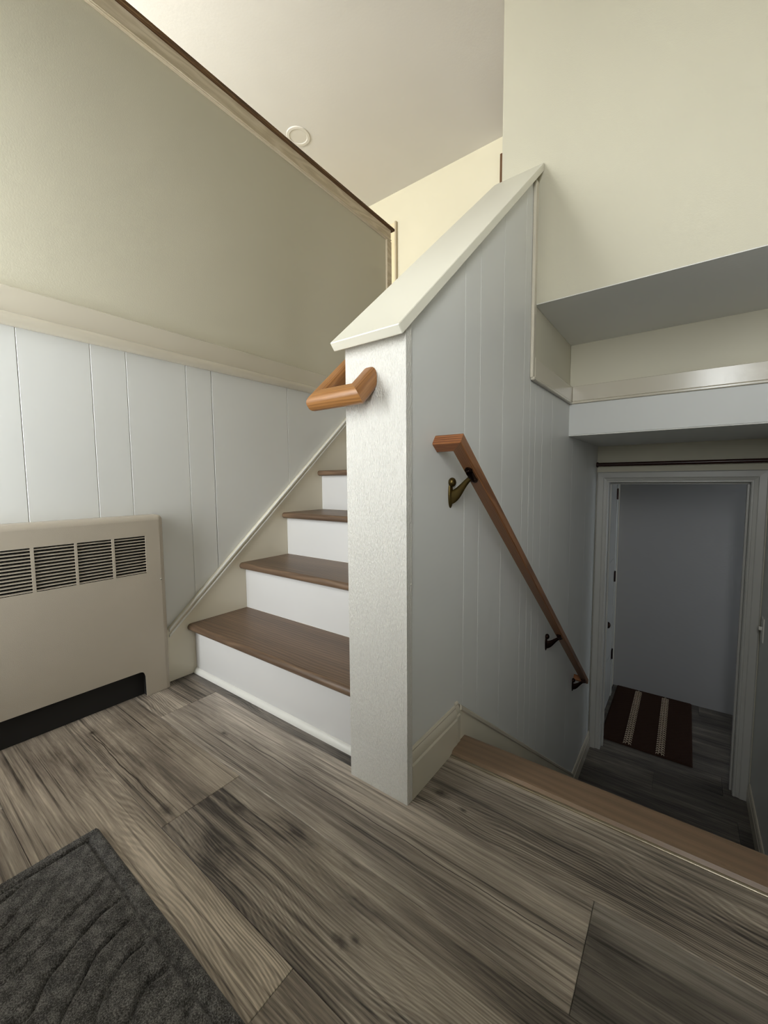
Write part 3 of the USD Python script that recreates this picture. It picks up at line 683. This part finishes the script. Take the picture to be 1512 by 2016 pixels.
dD, nD = np.array([0, math.cos(DOWN), math.sin(DOWN)]), np.array([0, -math.sin(DOWN), math.cos(DOWN)])
hl = thing("handrail", "reddish brown wooden handrail sloping down the half wall on brass brackets", "handrail")
XRL = -0.4405
pl = loaf(0.033, 0.032, 0.009)
q0, q1 = np.array([XRL, 0.888, 0.840]), np.array([XRL, 2.567, -0.437])
dD = (q1 - q0) / np.linalg.norm(q1 - q0)
nD = np.array([0, -dD[2], dD[1]])
XW = XHR + 0.0005
obj("rail", rail_piece(q0, q1, nD, pl, cut0=(ex + dD), cut1=(ex - dD)), M["oak_dark"], hl, smooth=25)
obj("return_block", rail_piece((XW, q0[1], q0[2]), q0, nD, pl, cut0=ex, cut1=(ex + dD)), M["oak_dark_x"], hl, smooth=25, label="short level return into the wall at the top")
obj("return_block", rail_piece(q1, (XW, q1[1], q1[2]), nD, pl, cut0=(ex - dD), cut1=ex), M["oak_dark_x"], hl, smooth=25, label="short return into the wall at the bottom")
def bracket(y, zc, dark):
    """an oval wall plate, a curved arm and a saddle screwed under the rail"""
    m = M["bronze_dark"] if dark else M["bronze"]
    b = stage.DefinePrim(path_for("bracket", hl), "Xform")
    t = (y + 0.012 - q0[1]) / dD[1]
    under = q0 + dD * t - nD * 0.0165
    plate = join(ell((XW + 0.001, y, zc - 0.006), (0.006, 0.011, 0.036)), ell((XW + 0.006, y, zc + 0.026), (0.010, 0.0125, 0.0125)))
    obj("wall_plate", plate, m, b, smooth=True)
    p0, p3 = np.array([XW + 0.003, y, zc - 0.012]), under + np.array([0, 0, -0.006])
    p1, p2 = p0 + np.array([0.020, 0, 0.004]), p3 + np.array([-0.026, 0, -0.020])
    rings = []
    for i, s in enumerate(np.linspace(0, 1, 12)):
        c = (1 - s) ** 3 * p0 + 3 * s * (1 - s) ** 2 * p1 + 3 * s * s * (1 - s) * p2 + s ** 3 * p3
        tg = 3 * (1 - s) ** 2 * (p1 - p0) + 6 * s * (1 - s) * (p2 - p1) + 3 * s * s * (p3 - p2)
        tg /= np.linalg.norm(tg)
        sd = np.cross(tg, (0, 1.0, 0))
        sd /= np.linalg.norm(sd)
        o = np.cross(tg, sd)
        ry, rz = 0.0055, 0.013 * (1 - s) ** 1.5 + 0.0062
        rings.append([c + ry * math.cos(a) * o + rz * math.sin(a) * sd for a in np.linspace(0, 2 * np.pi, 12, endpoint=False)])
    obj("arm", ring_sweep(rings), m, b, smooth=40)
    sadd = join(cyl(under - 0.013 * dD - nD * 0.003, under + 0.013 * dD - nD * 0.003, 0.009, 14), *[join(cyl(under + e * 0.020 * dD - nD * 0.0035, under + e * 0.020 * dD + nD * 0.0002, 0.010, 16), ell(under + e * 0.020 * dD - nD * 0.004, (0.005, 0.005, 0.004))) for e in (-1, 1)])
    obj("saddle", sadd, M["bronze_dark"], b, smooth=40)
bracket(0.960, 0.718, False)
bracket(1.920, -0.004, True)
bracket(2.520, -0.462, True)

# ================================================================== small fittings
cr = thing("curtain_rod", "thin dark red-brown rod across the top of the lower doorway", "rod")
obj("rod", cyl((XHR + 0.002, YDW - 0.032, 0.846), (XR - 0.002, YDW - 0.032, 0.846), 0.0125, 20), M["rod"], cr)
for x in (XHR + 0.0008, XR - 0.0108):
    obj("end_socket", cyl((x, YDW - 0.032, 0.846), (x + 0.010, YDW - 0.032, 0.846), 0.017, 20), M["rod"], cr)

cl = thing("ceiling_light", "round white recessed light flush in the upstairs ceiling", "ceiling light")
pr = [(0.076, 0.0), (0.107, 0.0), (0.107, -0.003), (0.103, -0.008), (0.082, -0.009), (0.076, -0.004)]
rg = trimesh.creation.revolve(np.array(pr + [pr[0]]), sections=64)
rg.apply_translation((-2.982, 2.724, ZC - 0.0003))
if rg.volume < 0:
    rg.invert()
obj("trim_ring", rg, M["lens"], cl, smooth=25)
obj("lens", cyl((-2.982, 2.724, ZC - 0.0045), (-2.982, 2.724, ZC - 0.0005), 0.0755, 48), M["lens"], cl)

sw = thing("light_switch", "white light switch on the right wall by the lower doorway", "light switch")
obj("switch_plate", bx(XR - 0.006, XR - 0.0005, 2.965, 3.035, -0.155, -0.020, 0.002), M["plastic"], sw)
obj("toggle", bx(XR - 0.020, XR - 0.0062, 2.996, 3.004, -0.092, -0.072, 0.0015), M["plastic"], sw)

# ================================================================== doormat
def doormat():
    x0, x1, y0, y1 = -0.992, -0.23, -0.18, 0.286
    nx, ny = 500, 220
    X, Y = np.meshgrid(np.linspace(x0, x1, nx), np.linspace(y0, y1, ny), indexing="ij")
    P = np.stack([X, Y, 0 * X], -1)
    w = (meshkit.fbm(np.stack([X * 5, Y * 9, 0 * X], -1), 3, 5) - 0.5)
    edge = np.minimum.reduce([X - x0, x1 - X, Y - y0, y1 - Y])
    Z = np.full(X.shape, 0.0125)
    # wavy channels running across, broken up along their length
    ph = (X + 0.35 * Y + 0.10 * w) / 0.062 + 1.2 * meshkit.noise(np.stack([X * 3, Y * 14, 0 * X], -1), 9)
    band = np.abs((ph % 1.0) - 0.5) * 0.062
    on = meshkit.noise(np.stack([np.floor(ph) * 7.3, Y * 11, 0 * X], -1), 3)
    inner = np.clip((edge - 0.034) / 0.01, 0, 1)
    Z -= 0.0095 * np.exp(-(band / 0.0036) ** 2) * np.clip((on - 0.22) * 6, 0, 1) * inner
    Z -= 0.0080 * np.exp(-((edge - 0.026) / 0.0035) ** 2)
    Z += 0.0016 * (meshkit.fbm(P * 90, 2, 1) - 0.5) + 0.0013 * (meshkit.noise(P * 420, 2) - 0.5)
    Z *= np.clip(edge / 0.006, 0.12, 1) ** 0.6
    v = np.stack([X, Y, Z], -1).reshape(-1, 3)
    i, j = np.meshgrid(np.arange(nx - 1), np.arange(ny - 1), indexing="ij")
    a = (i * ny + j).ravel()
    f = np.vstack([np.stack([a, a + ny, a + ny + 1], 1), np.stack([a, a + ny + 1, a + 1], 1)])
    return trimesh.Trimesh(v, f, process=False)
dm = thing("doormat", "charcoal ribbed felt doormat with wavy grooves on the landing floor", "doormat")
mat_felt = usdkit.material(stage, "/World/Looks/felt", {
    "g": ("geometry", {}), "n": ("noise_texture", {"scale": 480.0, "detail": 3.0, "roughness": 0.75}), "n2": ("noise_texture", {"scale": 60.0, "detail": 3.0}),
    "a": ("math", {"math_type": "multiply_add", "value2": 0.75}), "a2": ("math", {"math_type": "multiply", "value2": 0.3}),
    "r": ("rgb_ramp", {"ramp": [(0.36, lin(40, 39, 37)), (0.50, lin(80, 78, 76)), (0.66, lin(148, 145, 141))]}),
    "b": ("bump", {"strength": 0.8, "distance": 0.003}), "p": ("principled_bsdf", {"roughness": 0.95, "specular_ior_level": 0.15, "sheen_weight": 0.1})},
    [("g.position", "n.vector"), ("g.position", "n2.vector"), ("n2.fac", "a2.value1"), ("n.fac", "a.value1"), ("a2.value", "a.value3"), ("a.value", "r.fac"), ("r.color", "p.base_color"), ("n.fac", "b.height"), ("b.normal", "p.normal")], surface="p.BSDF")
obj("pile", doormat(), mat_felt, dm, smooth=True)
obj("backing", bx(-0.992, -0.23, -0.18, 0.286, 0.0002, 0.0010), M["black"], dm)

# ================================================================== rug behind the doorway
rug = thing("rug", "brown woven rug with two cream braided stripes behind the lower doorway", "rug")
RX0, RX1, RY0, RY1 = -0.448, 0.104, 3.262, 4.200
def knit_body():
    nx, ny = 140, 220
    X, Y = np.meshgrid(np.linspace(RX0, RX1, nx), np.linspace(RY0, RY1, ny), indexing="ij")
    Z = ZF + 0.0135 + 0.0022 * np.abs(np.sin(X / 0.012 * np.pi)) * np.abs(np.sin((Y / 0.02 + 0.25 * np.sin(X / 0.012 * np.pi)) * np.pi))
    edge = np.minimum.reduce([X - RX0, RX1 - X, Y - RY0, RY1 - Y])
    Z = ZF + (Z - ZF) * np.clip(edge / 0.008, 0.05, 1) ** 0.5
    v = np.stack([X, Y, Z], -1).reshape(-1, 3)
    i, j = np.meshgrid(np.arange(nx - 1), np.arange(ny - 1), indexing="ij")
    a = (i * ny + j).ravel()
    return trimesh.Trimesh(v, np.vstack([np.stack([a, a + ny, a + ny + 1], 1), np.stack([a, a + ny + 1, a + 1], 1)]), process=False)
obj("woven_body", knit_body(), paint("rug_brown", (54, 37, 29), 0.95, 0.6, (300, 300, 300), spec=0.1, mottling=0.25, mscale=200.0), rug, smooth=True)
cream = paint("rug_cream", (188, 170, 150), 0.95, 0.6, (300, 300, 300), spec=0.1)
for xc in (-0.274, -0.078):
    loops = []
    for c in (-1, 0, 1):
        n = int((RY1 - RY0 - 0.01) / 0.030)
        for k in range(n):
            y = RY0 + 0.018 + 0.030 * (k + (0.5 if c == 0 else 0.0))
            if y > RY1 - 0.02:
                continue
            for s in (-1, 1):
                m = trimesh.creation.icosphere(1, 1.0)
                m.apply_scale((0.0030, 0.0128, 0.0050))
                m.apply_transform(trimesh.transformations.rotation_matrix(s * 0.33, (0, 0, 1)))
                m.apply_translation((xc + c * 0.0165 + s * 0.0044, y, ZF + 0.0158))
                loops.append(m)
    obj("braided_stripe", join(*loops), cream, rug, smooth=True, label="cream braided stripe", kind="stuff")
